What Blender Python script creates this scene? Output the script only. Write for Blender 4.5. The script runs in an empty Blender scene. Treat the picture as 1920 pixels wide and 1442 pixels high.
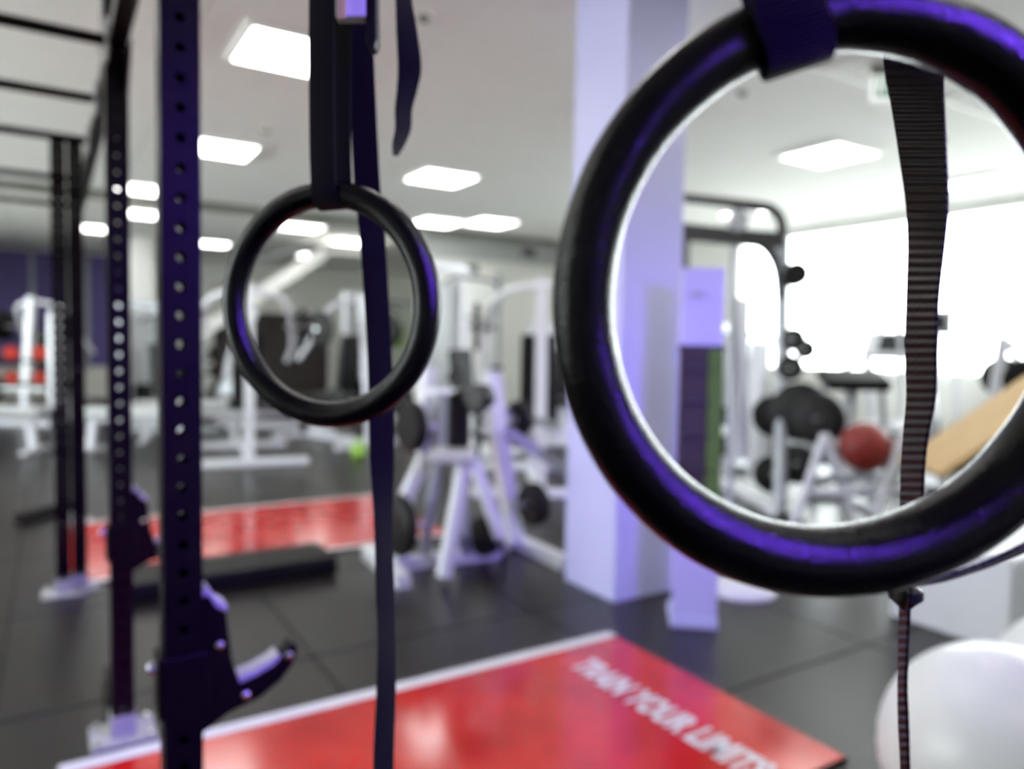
import bpy, math, random
from mathutils import Vector, Matrix
random.seed(7)
S = bpy.context.scene
COL = S.collection
PI = math.pi

# ------------------------------------------------------------------ camera
YAW, PITCH, ROLL = math.radians(32), math.radians(3), math.radians(.98)
CAM = Vector((0, 0, 1.5))
FPX = 1920 * 26 / 36
FWD = Vector((math.sin(YAW) * math.cos(PITCH), math.cos(YAW) * math.cos(PITCH), -math.sin(PITCH)))
_r0 = Vector((math.cos(YAW), -math.sin(YAW), 0)); _u0 = _r0.cross(FWD)
UP = _u0 * math.cos(ROLL) - _r0 * math.sin(ROLL)
RT = _r0 * math.cos(ROLL) + _u0 * math.sin(ROLL)
cd = bpy.data.cameras.new('camera'); cam = bpy.data.objects.new('camera', cd); COL.objects.link(cam)
K = .8   # survey units to metres: the room is laid out with the lens at 1.5 units, which is 1.2 m
cam.matrix_world = Matrix((( RT.x, UP.x, -FWD.x, CAM.x), (RT.y, UP.y, -FWD.y, CAM.y), (RT.z, UP.z, -FWD.z, CAM.z * K), (0, 0, 0, 1)))
cd.lens = 26; cd.sensor_width = 36; cd.clip_start = .02; cd.clip_end = 200
cd.dof.use_dof = True; cd.dof.focus_distance = .43; cd.dof.aperture_fstop = 3.6
S.camera = cam

# ------------------------------------------------------------------ world, lights, exposure
S.view_settings.view_transform = 'Standard'; S.view_settings.look = 'None'
S.view_settings.gamma = 1; S.view_settings.use_curve_mapping = False
S.view_settings.exposure = 1.3
w = bpy.data.worlds.new('world'); S.world = w; w.use_nodes = True
w.node_tree.nodes['Background'].inputs[0].default_value = (.93, .97, 1, 1)
w.node_tree.nodes['Background'].inputs[1].default_value = 5.8
S.cycles.use_denoising = True
S.cycles.max_bounces = 8; S.cycles.diffuse_bounces = 6; S.cycles.glossy_bounces = 4
S.cycles.sample_clamp_indirect = 8
PANEL = 4.5
def area(name, loc, to, sx, sy, power, color, spread=180):
    l = bpy.data.lights.new(name, 'AREA'); l.shape = 'RECTANGLE'; l.size = sx; l.size_y = sy; l.energy = power; l.color = color; l.spread = math.radians(spread)
    o = bpy.data.objects.new(name, l); COL.objects.link(o); o.location = loc
    o.rotation_euler = (Vector(to) - Vector(loc)).to_track_quat('-Z', 'Y').to_euler(); return o
# violet LED wash lights of the gym, on the wall behind the photographer
area('violet_led_light', (1.6, -2.3, 2.9), (.3, .5, 1.45), 2.8, .07, 7.5, (.17, .05, 1), 42)
area('violet_led_light', (1.3, -2.3, 2.6), (3.1, 3.3, .9), .8, .3, 2.4, (.25, .12, 1), 32)

# ------------------------------------------------------------------ helpers
def P(px, py, d): return CAM + (FWD + RT * ((px - 960) / FPX) + UP * ((721 - py) / FPX)) * d
def G(px, py, z=0.0):
    d = FWD + RT * ((px - 960) / FPX) + UP * ((721 - py) / FPX)
    return CAM + d * ((z - 1.5) / d.z)
def M(name, col, rough=.5, metal=0, noise=0, nscale=30, bump=0, bscale=200, spec=.5, emit=0, coat=0):
    m = bpy.data.materials.new(name); m.use_nodes = True; nt = m.node_tree; b = nt.nodes['Principled BSDF']
    b.inputs['Base Color'].default_value = (*col, 1); b.inputs['Roughness'].default_value = rough
    b.inputs['Metallic'].default_value = metal; b.inputs['Specular IOR Level'].default_value = spec
    b.inputs['Coat Weight'].default_value = coat; b.inputs['Coat Roughness'].default_value = .12
    if emit:
        b.inputs['Emission Color'].default_value = (1, .985, .95, 1); b.inputs['Emission Strength'].default_value = emit
    tc = nt.nodes.new('ShaderNodeTexCoord')
    if noise:
        n = nt.nodes.new('ShaderNodeTexNoise'); n.inputs['Scale'].default_value = nscale; n.inputs['Detail'].default_value = 4
        nt.links.new(tc.outputs['Object'], n.inputs['Vector'])
        mx = nt.nodes.new('ShaderNodeMix'); mx.data_type = 'RGBA'
        mx.inputs[6].default_value = (*[c * (1 - noise) for c in col], 1); mx.inputs[7].default_value = (*[min(1, c * (1 + noise)) for c in col], 1)
        nt.links.new(n.outputs['Fac'], mx.inputs[0]); nt.links.new(mx.outputs[2], b.inputs['Base Color'])
    if bump:
        n = nt.nodes.new('ShaderNodeTexNoise'); n.inputs['Scale'].default_value = bscale; n.inputs['Detail'].default_value = 3
        nt.links.new(tc.outputs['Object'], n.inputs['Vector'])
        bp = nt.nodes.new('ShaderNodeBump'); bp.inputs['Strength'].default_value = bump; bp.inputs['Distance'].default_value = .002
        nt.links.new(n.outputs['Fac'], bp.inputs['Height']); nt.links.new(bp.outputs['Normal'], b.inputs['Normal'])
    return m
mt = {
 'ceil': M('ceiling_board', (.88, .87, .84), .8, noise=.03, nscale=3),
 'white_wall': M('white_wall_paint', (.88, .88, .82), .7, noise=.03, nscale=4),
 'purple_wall': M('purple_wall_paint', (.13, .10, .32), .6, noise=.08, nscale=5),
 'grey_wall': M('grey_wall_paint', (.45, .46, .45), .6, noise=.05, nscale=5),
 'lav': M('lavender_column_paint', (.54, .54, .83), .45, noise=.03, nscale=6),
 'trim': M('olive_grey_metal', (.16, .16, .13), .5, noise=.05),
 'tbar': M('white_metal_strip', (.9, .9, .87), .35),
 'rubber': M('speckled_rubber', (.012, .0095, .009), .34, noise=.35, nscale=260, bump=.2, bscale=400, spec=.42),
 'joint': M('dark_joint', (.012, .011, .011), .8),
 'steel': M('black_powder_coated_steel', (.006, .003, .004), .4, noise=.2, nscale=60, bump=.06, bscale=500, spec=.14),
 'ring': M('black_grained_ring_plastic', (.0015, .0012, .0015), .15, noise=.3, nscale=90, bump=.3, bscale=700, spec=.32),
 'bolt': M('bright_bolt_steel', (.75, .75, .78), .22, metal=1),
 'liner': M('grey_plastic_liner', (.45, .45, .46), .35),
 'chrome': M('brushed_metal', (.6, .62, .64), .3, metal=1),
 'wframe': M('white_powder_coated_frame', (.78, .79, .84), .35, noise=.03),
 'gframe': M('silver_grey_frame', (.42, .44, .47), .35, metal=.3, noise=.04),
 'dframe': M('dark_grey_frame', (.035, .034, .036), .4, noise=.1),
 'pad': M('black_vinyl_pad', (.005, .0045, .005), .4, noise=.15, bump=.15, bscale=150, spec=.3),
 'gpad': M('light_grey_vinyl_pad', (.55, .56, .56), .45, noise=.05),
 'iron': M('black_rubber_plate', (.005, .004, .004), .5, noise=.2, bump=.1, spec=.25),
 'redrub': M('dark_red_rubber', (.24, .018, .012), .45, noise=.12, nscale=20, bump=.1),
 'red': M('red_plastic', (.65, .05, .03), .4, noise=.1),
 'green': M('olive_green_foam', (.08, .17, .02), .7, noise=.1),
 'lime': M('lime_green_plastic', (.35, .62, .10), .5, noise=.05),
 'signgreen': M('exit_sign_green', (.02, .30, .16), .4),
 'signwhite': M('exit_sign_white', (.85, .9, .88), .4, emit=.25),
 'wood': M('light_plywood', (.62, .42, .20), .5, noise=.15, nscale=8),
 'ball': M('white_gym_ball_vinyl', (.80, .82, .84), .33, noise=.02, nscale=5),
 'panel': M('glowing_panel_diffuser', (.9, .9, .9), .5, emit=PANEL),
 'cream': M('cream_buckle_plastic', (.80, .80, .76), .4, noise=.05),
 'yellow': M('yellow_label', (.80, .72, .22), .5, noise=.05),
 'matwhite': M('white_mat_edge', (.75, .75, .77), .4, noise=.05),
 'letter': M('lavender_white_lettering', (.72, .70, .82), .4),
 'darkpanel': M('dark_brown_panel', (.035, .026, .025), .6, noise=.2),
 'screen': M('dark_console_screen', (.02, .02, .025), .15),
 'ground': M('pale_outdoor_paving', (.85, .85, .8), .8, noise=.1, nscale=2),
}
# webbing: woven ribs across the strap, from a per-vertex length coordinate
def webbing(name, col, scale, rough=.7):
    m = M(name, col, rough, spec=.2); nt = m.node_tree; b = nt.nodes['Principled BSDF']
    uv = nt.nodes.new('ShaderNodeUVMap'); uv.uv_map = 'length'
    wv = nt.nodes.new('ShaderNodeTexWave'); wv.wave_type = 'BANDS'; wv.bands_direction = 'Y'; wv.inputs['Scale'].default_value = scale
    wv.inputs['Distortion'].default_value = .4
    nt.links.new(uv.outputs['UV'], wv.inputs['Vector'])
    bp = nt.nodes.new('ShaderNodeBump'); bp.inputs['Strength'].default_value = 1; bp.inputs['Distance'].default_value = .0012
    nt.links.new(wv.outputs['Fac'], bp.inputs['Height']); nt.links.new(bp.outputs['Normal'], b.inputs['Normal'])
    return m
mt['web'] = webbing('black_nylon_webbing', (.004, .0025, .005), 18)
mt['web2'] = webbing('black_ribbed_webbing', (.014, .009, .010), 7.5, .5)
# glossy red print with soft mottling of its own
def redmat():
    m = M('glossy_red_platform_print', (.62, .035, .025), .22, spec=.5, coat=.35); nt = m.node_tree; b = nt.nodes['Principled BSDF']
    tc = nt.nodes.new('ShaderNodeTexCoord'); n = nt.nodes.new('ShaderNodeTexNoise'); n.inputs['Scale'].default_value = 3.5; n.inputs['Detail'].default_value = 6
    nt.links.new(tc.outputs['Object'], n.inputs['Vector'])
    cr = nt.nodes.new('ShaderNodeValToRGB'); e = cr.color_ramp.elements
    e[0].position = .35; e[0].color = (.48, .006, .006, 1); e[1].position = .68; e[1].color = (.68, .018, .012, 1)
    nt.links.new(n.outputs['Fac'], cr.inputs[0]); nt.links.new(cr.outputs[0], b.inputs['Base Color'])
    mr = nt.nodes.new('ShaderNodeMapRange'); mr.inputs[3].default_value = .08; mr.inputs[4].default_value = .26
    nt.links.new(n.outputs['Fac'], mr.inputs[0]); nt.links.new(mr.outputs[0], b.inputs['Roughness'])
    bp = nt.nodes.new('ShaderNodeBump'); bp.inputs['Strength'].default_value = .25; bp.inputs['Distance'].default_value = .01
    nt.links.new(n.outputs['Fac'], bp.inputs['Height']); nt.links.new(bp.outputs['Normal'], b.inputs['Normal'])
    return m
mt['redmat'] = redmat()
def glass():
    m = bpy.data.materials.new('window_glass'); m.use_nodes = True; nt = m.node_tree
    nt.nodes.remove(nt.nodes['Principled BSDF']); out = nt.nodes['Material Output']
    t = nt.nodes.new('ShaderNodeBsdfTransparent'); g = nt.nodes.new('ShaderNodeBsdfGlossy'); g.inputs['Roughness'].default_value = .02
    t.inputs[0].default_value = (.95, .97, .96, 1)
    f = nt.nodes.new('ShaderNodeFresnel'); f.inputs[0].default_value = 1.45; x = nt.nodes.new('ShaderNodeMixShader')
    nt.links.new(f.outputs[0], x.inputs[0]); nt.links.new(t.outputs[0], x.inputs[1]); nt.links.new(g.outputs[0], x.inputs[2]); nt.links.new(x.outputs[0], out.inputs[0])
    return m
mt['glass'] = glass()

class MB:
    def __init__(s): s.v = []; s.f = []; s.uv = None
    def box(s, c, size, R=None):
        c = Vector(c); h = [x / 2 for x in size]; n = len(s.v)
        for sx in (-1, 1):
            for sy in (-1, 1):
                for sz in (-1, 1):
                    q = Vector((sx * h[0], sy * h[1], sz * h[2]))
                    s.v.append(c + (R @ q if R else q))
        for f in ((0, 1, 3, 2), (4, 6, 7, 5), (0, 4, 5, 1), (2, 3, 7, 6), (0, 2, 6, 4), (1, 5, 7, 3)): s.f.append(tuple(n + i for i in f))
        return s
    def tube(s, pts, r, seg=10, closed=False, rot=0.0, up=None):
        pts = [Vector(p) for p in pts]; rs = r if isinstance(r, (list, tuple)) else [r] * len(pts)
        n0 = len(s.v); k = len(pts); prev = None
        for i, p in enumerate(pts):
            if closed: t = pts[(i + 1) % k] - pts[i - 1]
            else: t = pts[min(i + 1, k - 1)] - pts[max(i - 1, 0)]
            t.normalize()
            if prev is None:
                a = up if up else (Vector((0, 0, 1)) if abs(t.z) < .9 else Vector((0, 1, 0)))
                u = t.cross(a).normalized()
            else: u = (prev - t * prev.dot(t)).normalized()
            prev = u; v = t.cross(u)
            for j in range(seg):
                A = 2 * PI * j / seg + rot
                s.v.append(p + (u * math.cos(A) + v * math.sin(A)) * rs[i])
        for i in range(k if closed else k - 1):
            for j in range(seg):
                a = n0 + i * seg + j; b = n0 + i * seg + (j + 1) % seg; i2 = (i + 1) % k
                s.f.append((a, b, n0 + i2 * seg + (j + 1) % seg, n0 + i2 * seg + j))
        if not closed:
            s.f.append(tuple(n0 + j for j in reversed(range(seg)))); s.f.append(tuple(n0 + (k - 1) * seg + j for j in range(seg)))
        return s
    def bar(s, a, b, w):            # square section bar
        return s.tube([a, b], w * .7071, 4, rot=PI / 4)
    def lathe(s, c, axis, prof, seg=24):   # prof: (along, radius)
        c = Vector(c); axis = Vector(axis).normalized(); a = Vector((0, 0, 1)) if abs(axis.z) < .9 else Vector((1, 0, 0))
        u = axis.cross(a).normalized(); v = axis.cross(u); n0 = len(s.v)
        for (h, r) in prof:
            for j in range(seg):
                A = 2 * PI * j / seg; s.v.append(c + axis * h + (u * math.cos(A) + v * math.sin(A)) * r)
        for i in range(len(prof) - 1):
            for j in range(seg):
                s.f.append((n0 + i * seg + j, n0 + i * seg + (j + 1) % seg, n0 + (i + 1) * seg + (j + 1) % seg, n0 + (i + 1) * seg + j))
        s.f.append(tuple(n0 + j for j in reversed(range(seg)))); s.f.append(tuple(n0 + (len(prof) - 1) * seg + j for j in range(seg)))
        return s
    def prism(s, poly, o, ax, ay, az, th):   # polygon in (ax, ay) extruded +-th/2 along az
        o, ax, ay, az = map(Vector, (o, ax, ay, az)); n0 = len(s.v); k = len(poly)
        for sgn in (-1, 1):
            for (x, y) in poly: s.v.append(o + ax * x + ay * y + az * (sgn * th / 2))
        s.f.append(tuple(n0 + i for i in reversed(range(k)))); s.f.append(tuple(n0 + k + i for i in range(k)))
        for i in range(k):
            j = (i + 1) % k; s.f.append((n0 + i, n0 + j, n0 + k + j, n0 + k + i))
        return s
    def build(s, name, mat, parent=None, smooth=False, bevel=0, off=None):
        me = bpy.data.meshes.new(name)
        vs = [v - off for v in s.v] if off is not None else s.v
        me.from_pydata([tuple(v) for v in vs], [], s.f); me.materials.append(mt[mat] if isinstance(mat, str) else mat)
        if s.uv:
            l = me.uv_layers.new(name='length')
            for lp in me.loops: l.data[lp.index].uv = s.uv[lp.vertex_index]
        me.update()
        o = bpy.data.objects.new(name, me); COL.objects.link(o)
        if parent: o.parent = parent
        import bmesh
        bm = bmesh.new(); bm.from_mesh(me); bmesh.ops.recalc_face_normals(bm, faces=bm.faces); bm.to_mesh(me); bm.free()
        if smooth:
            for p in me.polygons: p.use_smooth = True
            me.set_sharp_from_angle(angle=math.radians(40))
        if bevel:
            b = o.modifiers.new('bevel', 'BEVEL'); b.width = bevel; b.segments = 2; b.limit_method = 'ANGLE'
        return o
def tag(o, label, cat, group=None):
    o['label'] = label; o['category'] = cat
    if group: o['group'] = group
    return o
def empty(name, loc, label, cat, rz=0, group=None):
    o = bpy.data.objects.new(name, None); COL.objects.link(o); o.location = loc; o.rotation_euler = (0, 0, rz)
    o.empty_display_size = .1; return tag(o, label, cat, group)
def struct(o): o['kind'] = 'structure'; return o
def copy_tree(o, parent=None):
    c = o.copy(); COL.objects.link(c); c.parent = parent
    for ch in [x for x in bpy.data.objects if x.parent == o]: copy_tree(ch, c)
    return c
def simple(name, mat, mb, label, cat, group=None, smooth=False, bevel=0):   # one-mesh thing with its origin at its base
    xs = [v.x for v in mb.v]; ys = [v.y for v in mb.v]; zs = [v.z for v in mb.v]
    off = Vector(((min(xs) + max(xs)) / 2, (min(ys) + max(ys)) / 2, min(zs)))
    o = mb.build(name, mat, None, smooth, bevel, off); o.location = off
    return tag(o, label, cat, group)

# ------------------------------------------------------------------ the room
X0, X1, Y0, Y1, H = -5.0, 11.2, -2.8, 21.5, 3.65
fl = struct(MB().box(((X0 + X1) / 2, (Y0 + Y1) / 2, -.11), (X1 - X0, Y1 - Y0, .2)).build('floor', 'joint'))
tile = None; TS = 1.25
for i in range(-1, 9):
    for j in range(-1, 17):
        if tile is None:
            tile = MB().box((0, 0, 0), (TS - .010, TS - .010, .01)).build('rubber_tile', 'rubber', fl, bevel=.002); t = tile
        else:
            t = tile.copy(); COL.objects.link(t)
        t.location = (i * TS + .42, j * TS + .30, -.005 + random.uniform(-.0006, .0006))
ex0, ex1, ey0, ey1 = -TS * 1.5 + .42, TS * 8.5 + .42, -TS * 1.5 + .30, TS * 16.5 + .30
rest = MB()
rest.box(((X0 + ex0) / 2, (Y0 + Y1) / 2, -.005), (ex0 - X0 - .01, Y1 - Y0, .01)).box(((ex0 + X1) / 2, (Y0 + ey0) / 2, -.005), (X1 - ex0, ey0 - Y0 - .01, .01))
rest.box(((ex0 + X1) / 2, (ey1 + Y1) / 2 + .005, -.005), (X1 - ex0, Y1 - ey1 - .01, .01))
if X1 > ex1: rest.box(((ex1 + X1) / 2 + .005, (ey0 + ey1) / 2, -.005), (X1 - ex1 - .01, ey1 - ey0, .01))
rest.build('rubber_border', 'rubber', fl)
ce = struct(MB().box(((X0 + X1) / 2, (Y0 + Y1) / 2, H + .11), (X1 - X0, Y1 - Y0, .2)).build('ceiling', 'trim'))
cp = None
NX, NY = 11, 16; CX, CY = (X1 - X0) / NX, (Y1 - Y0) / NY
for i in range(NX):
    for j in range(NY):
        if cp is None:
            cp = MB().box((0, 0, 0), (CX - .009, CY - .009, .012)).build('ceiling_panel', 'ceil', ce); c = cp
        else:
            c = cp.copy(); COL.objects.link(c)
        c.location = (X0 + CX * (i + .5), Y0 + CY * (j + .5), H + .005)
for k, (a, b) in enumerate(((G(1480, 112, H - .01), G(1660, 166, H - .01)), (G(1545, 134, H - .01), G(1650, 106, H - .01)), (G(1750, 182, H - .01), G(1900, 232, H - .01)), (G(1765, 189, H - .01), G(1850, 174, H - .01)))):
    if k % 2 == 0: b = Vector((b.x, a.y, a.z))
    else: b = Vector((a.x, b.y, a.z))
    struct(MB().bar(a, b, .018).build('trim_%d' % (k + 3), 'tbar'))
struct(MB().box(((X0 + X1) / 2, Y0 - .1, H / 2), (X1 - X0 + .4, .2, H + .4)).build('wall_front', 'grey_wall'))
wb = struct(MB().box(((X0 + X1) / 2, Y1 + .1, H / 2), (X1 - X0 + .4, .2, H + .4)).build('wall_back', 'white_wall'))
MB().box((-1.6, Y1 - .012, 2.2), (6.6, .024, 2.8)).build('purple_panel', 'purple_wall', wb)
for x in (-.35, .4, .8, 1.3): MB().box((x, Y1 - .05, 2.2), (.09, .05, 3.0)).build('mullion', 'gframe', wb)
# right wall with its long window band
wcount = 0
def window_wall(name, XW, WY0, WY1, WZ0, WZ1, nwin):
    global wcount
    sgn = 1 if XW > 0 else -1; xc = XW + sgn * .12; m = MB()
    m.box((xc, (Y0 + WY0) / 2, H / 2), (.24, WY0 - Y0, H + .4)); m.box((xc, (WY1 + Y1) / 2, H / 2), (.24, Y1 - WY1, H + .4))
    m.box((xc, (WY0 + WY1) / 2, (WZ0 - .2) / 2), (.24, WY1 - WY0, WZ0 + .2)); m.box((xc, (WY0 + WY1) / 2, (WZ1 + H + .2) / 2), (.24, WY1 - WY0, H + .2 - WZ1))
    struct(m.build(name, 'white_wall')); wd = (WY1 - WY0) / nwin
    for i in range(nwin):
        a = WY0 + i * wd; b = a + wd; wcount += 1; m = MB()
        for y in (a + .015, b - .015): m.box((xc, y, (WZ0 + WZ1) / 2), (.05, .03, WZ1 - WZ0))
        for z in (WZ0 + .03, WZ1 - .03): m.box((xc, (a + b) / 2, z), (.07, wd - .06, .06))
        f = struct(m.build('window_%d' % wcount, 'tbar'))
        MB().box((xc, (a + b) / 2, (WZ0 + WZ1) / 2), (.012, wd - .06, WZ1 - WZ0 - .12)).build('pane', 'glass', f)
window_wall('wall_right', X1, -1.2, 9.9, 1.15, 3.58, 3)
window_wall('wall_left', X0, 3.0, 17, .9, 3.3, 4)  # unseen window band, added to bring more light in from the left
struct(MB().box(((X0 + X1) / 2, 9, -.3), (70, 70, .1)).build('outdoor_ground', 'ground'))
# inner wall beyond the column, with a pale door
WI = 13.1
wi = struct(MB().box(((6.0 + X1) / 2, WI, H / 2), (X1 - 6.0, .2, H)).build('wall_inner', 'white_wall'))
d1 = struct(MB().box((7.27, WI - .13, 1.45), (.80, .05, 2.9)).build('door_1', 'tbar'))
MB().box((6.82, WI - .14, 1.48), (.10, .08, 2.96)).build('door_frame', 'gframe', d1); MB().box((7.72, WI - .14, 1.48), (.10, .08, 2.96)).build('door_frame', 'gframe', d1)
MB().tube([(7.58, WI - .2, 1.3), (7.45, WI - .2, 1.3)], .015).build('handle', 'chrome', d1)
struct(MB().box(((X0 + X1) / 2, 12.45, H - .06), (X1 - X0, .12, .11)).build('trim_1', 'trim'))
struct(MB().box(((6.02 + X1) / 2, WI - .20, H - .22), (X1 - 6.04, .18, .44)).build('trim_2', 'grey_wall'))
struct(MB().box((X1 - .015, 11.4, .06), (.03, 3.0, .12)).build('baseboard_right', 'dframe'))
# lavender square column beside the platform
struct(MB().box((3.025, 3.54, H / 2), (.47, .50, H)).build('column', 'lav', bevel=.006))
struct(MB().box((1.62, 17.5, H / 2), (.50, .50, H)).build('column_white', 'tbar', bevel=.006))
p = G(1500, 800);

# ------------------------------------------------------------------ ceiling lights
LL = [((1.22, 4.45), 'largest square light panel, nearest the ring straps'), ((1.28, 6.97), 'light panel just right of the perforated post, upper one'),
      ((3.38, 6.82), 'wide light panel between the two rings'), ((5.16, 8.87), 'light panel above the pale door'),
      ((5.703, 4.046), 'light panel seen through the big ring, left of its strap'), ((7.85, 3.88), 'light panel seen through the big ring, right of its strap'),
      ((.89, 9.35), 'light panel between the two perforated posts, upper one'), ((.97, 11.16), 'light panel between the two perforated posts, lower one'),
      ((4.39, 14.36), 'farthest light panel above the top of the staircase'), ((3.15, 10.95), 'light panel inside the small ring near its upper left'),
      ((2.4, 13.8), 'low light panel beside the perforated post, left of the small ring'), ((4.3, 12.0), 'light panel inside the small ring beside the hanging strap'),
      ((4.55, 9.3), 'light panel just right of the small ring'), ((.6, 13.1), 'farthest light panel left of the middle rack post'),
      ((3.6, 4.18), 'light panel mostly hidden behind the lavender column')]
LL += [((x, y), 'added square ceiling light panel outside the top or left side of the picture') for (x, y) in ((3.4, 2.0), (1.2, 2.0), (5.65, 1.7), (-1.1, 2.1), (-1.1, 4.4), (-1.3, 6.9), (1.2, -.3), (3.4, -.3))]  # unseen panels carrying on the grid, added for white light near the camera
l0 = None
for (x, y), lab in LL:
    if l0 is None:
        l0 = empty('ceiling_light', (x, y, H), 'x', 'light'); f = MB()
        for sx, sy, a, b in ((0, .368, .776, .04), (0, -.368, .776, .04), (.368, 0, .04, .696), (-.368, 0, .04, .696)): f.box((sx, sy, -.018), (a, b, .034))
        f.build('frame', 'tbar', l0); MB().box((0, 0, -.022), (.71, .71, .02)).build('diffuser', 'panel', l0); o = l0
    else: o = copy_tree(l0); o.location = (x, y, H)
    o.location = (x * 1.265, y * 1.265, H)
    tag(o, lab, 'light', 'square light panels in the ceiling')
for (px, py, lab) in ((1365, 400, 'small round downlight left of the dark frame mast'), (1435, 395, 'small round downlight right of the dark frame mast')):
    q = G(px, py, H); r_ = .11 if px > 1100 else .055
    o = empty('downlight', (q.x, q.y, H), lab, 'light', group='small round downlights')
    MB().lathe((0, 0, -.03), (0, 0, 1), [(0, r_), (.005, r_ + .015), (.03, r_ + .015)]).build('rim', 'tbar', o, True)
    MB().lathe((0, 0, -.036), (0, 0, 1), [(0, r_ * .9), (.006, r_)]).build('diffuser', 'panel', o, True)
for (px, py, lab) in ((795, 37, 'round smoke detector on the ceiling right of the loose strap end'), (497, 247, 'round smoke detector on the ceiling left of the straps'), (1392, 177, 'round smoke detector on the ceiling in the big ring')):
    q = G(px, py, H - .03); o = empty('smoke_detector', (q.x, q.y, H), lab, 'detector', group='ceiling detectors')
    MB().lathe((0, 0, -.045), (0, 0, 1), [(0, .02), (.012, .035), (.03, .045)]).build('cap', 'trim', o, True)
    MB().lathe((0, 0, -.015), (0, 0, 1), [(0, .055), (.015, .055)]).build('base', 'cream', o, True)
q = G(1770, 265, H - .05); o = empty('sprinkler', (q.x, q.y, H), 'tiny sprinkler head hanging from the ceiling beside the ribbed strap', 'sprinkler')
MB().tube([(0, 0, 0), (0, 0, -.05)], .008, 8).build('pipe', 'dframe', o); MB().lathe((0, 0, -.055), (0, 0, 1), [(0, .022), (.006, .022)], 10).build('deflector', 'dframe', o)
# exit sign
q = G(1634, 140, H - .06); ang = math.radians(-38)
o = empty('exit_sign', (q.x, q.y, H), 'green and white running man exit sign under the ceiling, partly behind the ribbed strap', 'sign', ang)
MB().box((.06, 0, -.03), (.12, .05, .06)).build('mount', 'trim', o, bevel=.006)
MB().tube([(.02, .0, -.03), (.08, .0, -.045), (.14, 0, -.075)], .012, 8).build('bracket', 'chrome', o, True)
MB().box((.165, 0, -.165), (.33, .03, .19)).build('housing', 'signwhite', o, bevel=.004)
MB().box((.17, -.017, -.16), (.29, .005, .145)).build('face', 'signgreen', o)
pic = MB(); ax, ay, az = (1, 0, 0), (0, 0, 1), (0, 1, 0)
pic.prism([(.04, -.225), (.04, -.095), (.10, -.095), (.10, -.225), (.09, -.225), (.09, -.105), (.05, -.105), (.05, -.225)], (0, -.0215, 0), ax, ay, az, .003)
pic.prism([(.062 + .011 * math.cos(t * PI / 4), -.118 + .011 * math.sin(t * PI / 4)) for t in range(8)], (0, -.0215, 0), ax, ay, az, .003)
pic.prism([(.055, -.132), (.078, -.134), (.094, -.150), (.089, -.157), (.076, -.147), (.070, -.165), (.088, -.182), (.084, -.208), (.076, -.208), (.078, -.186), (.058, -.172), (.040, -.195), (.034, -.188), (.054, -.162), (.057, -.146), (.044, -.150), (.04, -.162), (.034, -.160), (.038, -.144)], (0, -.0215, 0), ax, ay, az, .003)
pic.prism([(.12, -.150), (.165, -.150), (.165, -.128), (.20, -.160), (.165, -.192), (.165, -.170), (.12, -.170)], (0, -.0215, 0), ax, ay, az, .003)
pic.build('pictogram', 'signwhite', o)

# ------------------------------------------------------------------ power rack / monkey bar rig
RX = .215
PW = .076
rack = empty('rack', (RX, 1.71, 0), 'black perforated steel rack with overhead bars standing along the left', 'rack')
def post_mesh(h, hole_z0, pitch=.0605, r=.0105):
    b = MB(); hw = PW / 2; th = .004; zs = []; z = hole_z0
    while z < h - .05: zs.append(z); z += pitch
    for side in (-1, 1):
        y = side * hw
        for sgn, yy in ((1, y), (-1, y - side * th)):
            lo = 0.0
            for z in zs:
                a, c = z - .02, z + .02
                n = len(b.v)
                for q in ((-hw, lo), (hw, lo), (hw, a), (-hw, a)): b.v.append(Vector((q[0], yy, q[1])))
                b.f.append((n, n + 1, n + 2, n + 3)); lo = c
                n = len(b.v); sq = []; ci = []
                for k in range(16):
                    A = 2 * PI * k / 16; cx, sy = math.cos(A), math.sin(A); mm = max(abs(cx), abs(sy))
                    sq.append(Vector((hw * cx / mm, yy, z + .02 * sy / mm))); ci.append(Vector((r * cx, yy, z + r * sy)))
                b.v += sq + ci
                for k in range(16): b.f.append((n + k, n + (k + 1) % 16, n + 16 + (k + 1) % 16, n + 16 + k))
                if sgn == 1:
                    m0 = len(b.v); b.v += [Vector((v.x, y - side * th, v.z)) for v in ci]
                    for k in range(16): b.f.append((n + 16 + k, n + 16 + (k + 1) % 16, m0 + (k + 1) % 16, m0 + k))
            n = len(b.v)
            for q in ((-hw, lo), (hw, lo), (hw, h), (-hw, h)): b.v.append(Vector((q[0], yy, q[1])))
            b.f.append((n, n + 1, n + 2, n + 3))
    for sx in (-1, 1):
        b.box((sx * (hw - th / 2), 0, h / 2), (th, PW - .0005, h))
    b.box((0, 0, h + .002), (PW, PW, .004))
    return b
YP = [1.71, 3.09, 5.08, 6.9]
def post(y, h, z0, x=0, slim=False):
    o = post_mesh(h, z0).build('post', 'steel', rack); o.location = (x, y - 1.71, 0)
    fp = MB().box((0, 0, .006), (.22, .20, .012)).box((0, .0, .05), (PW + .012, PW + .012, .08)).build('base_plate', 'liner', rack, bevel=.003); fp.location = (x, y - 1.71, 0)
    for sx in (-1, 1):
        for sy in (-1, 1):
            bo = MB().lathe((0, 0, .012), (0, 0, 1), [(0, .014), (.012, .014), (.018, .008)], 6).build('bolt', 'bolt', fp); bo.location = (sx * .085, sy * .075, 0)
    return o
post(1.71, 2.9, .0635 * .62, .018); post(3.09, 2.9, .05); post(5.08, 2.65, .05, -.08); post(5.02, 2.65, .05, -.165); post(-1.1, 2.9, .05)
post(6.9, 2.65, .05, -.045)
BZ = 2.56
MB().box((0, (3.05 + -1.06) / 2 - 1.71 + .02, BZ), (.06, 4.0, .07)).build('long_beam', 'steel', rack, bevel=.004).location = (0, 0, 0)
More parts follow.
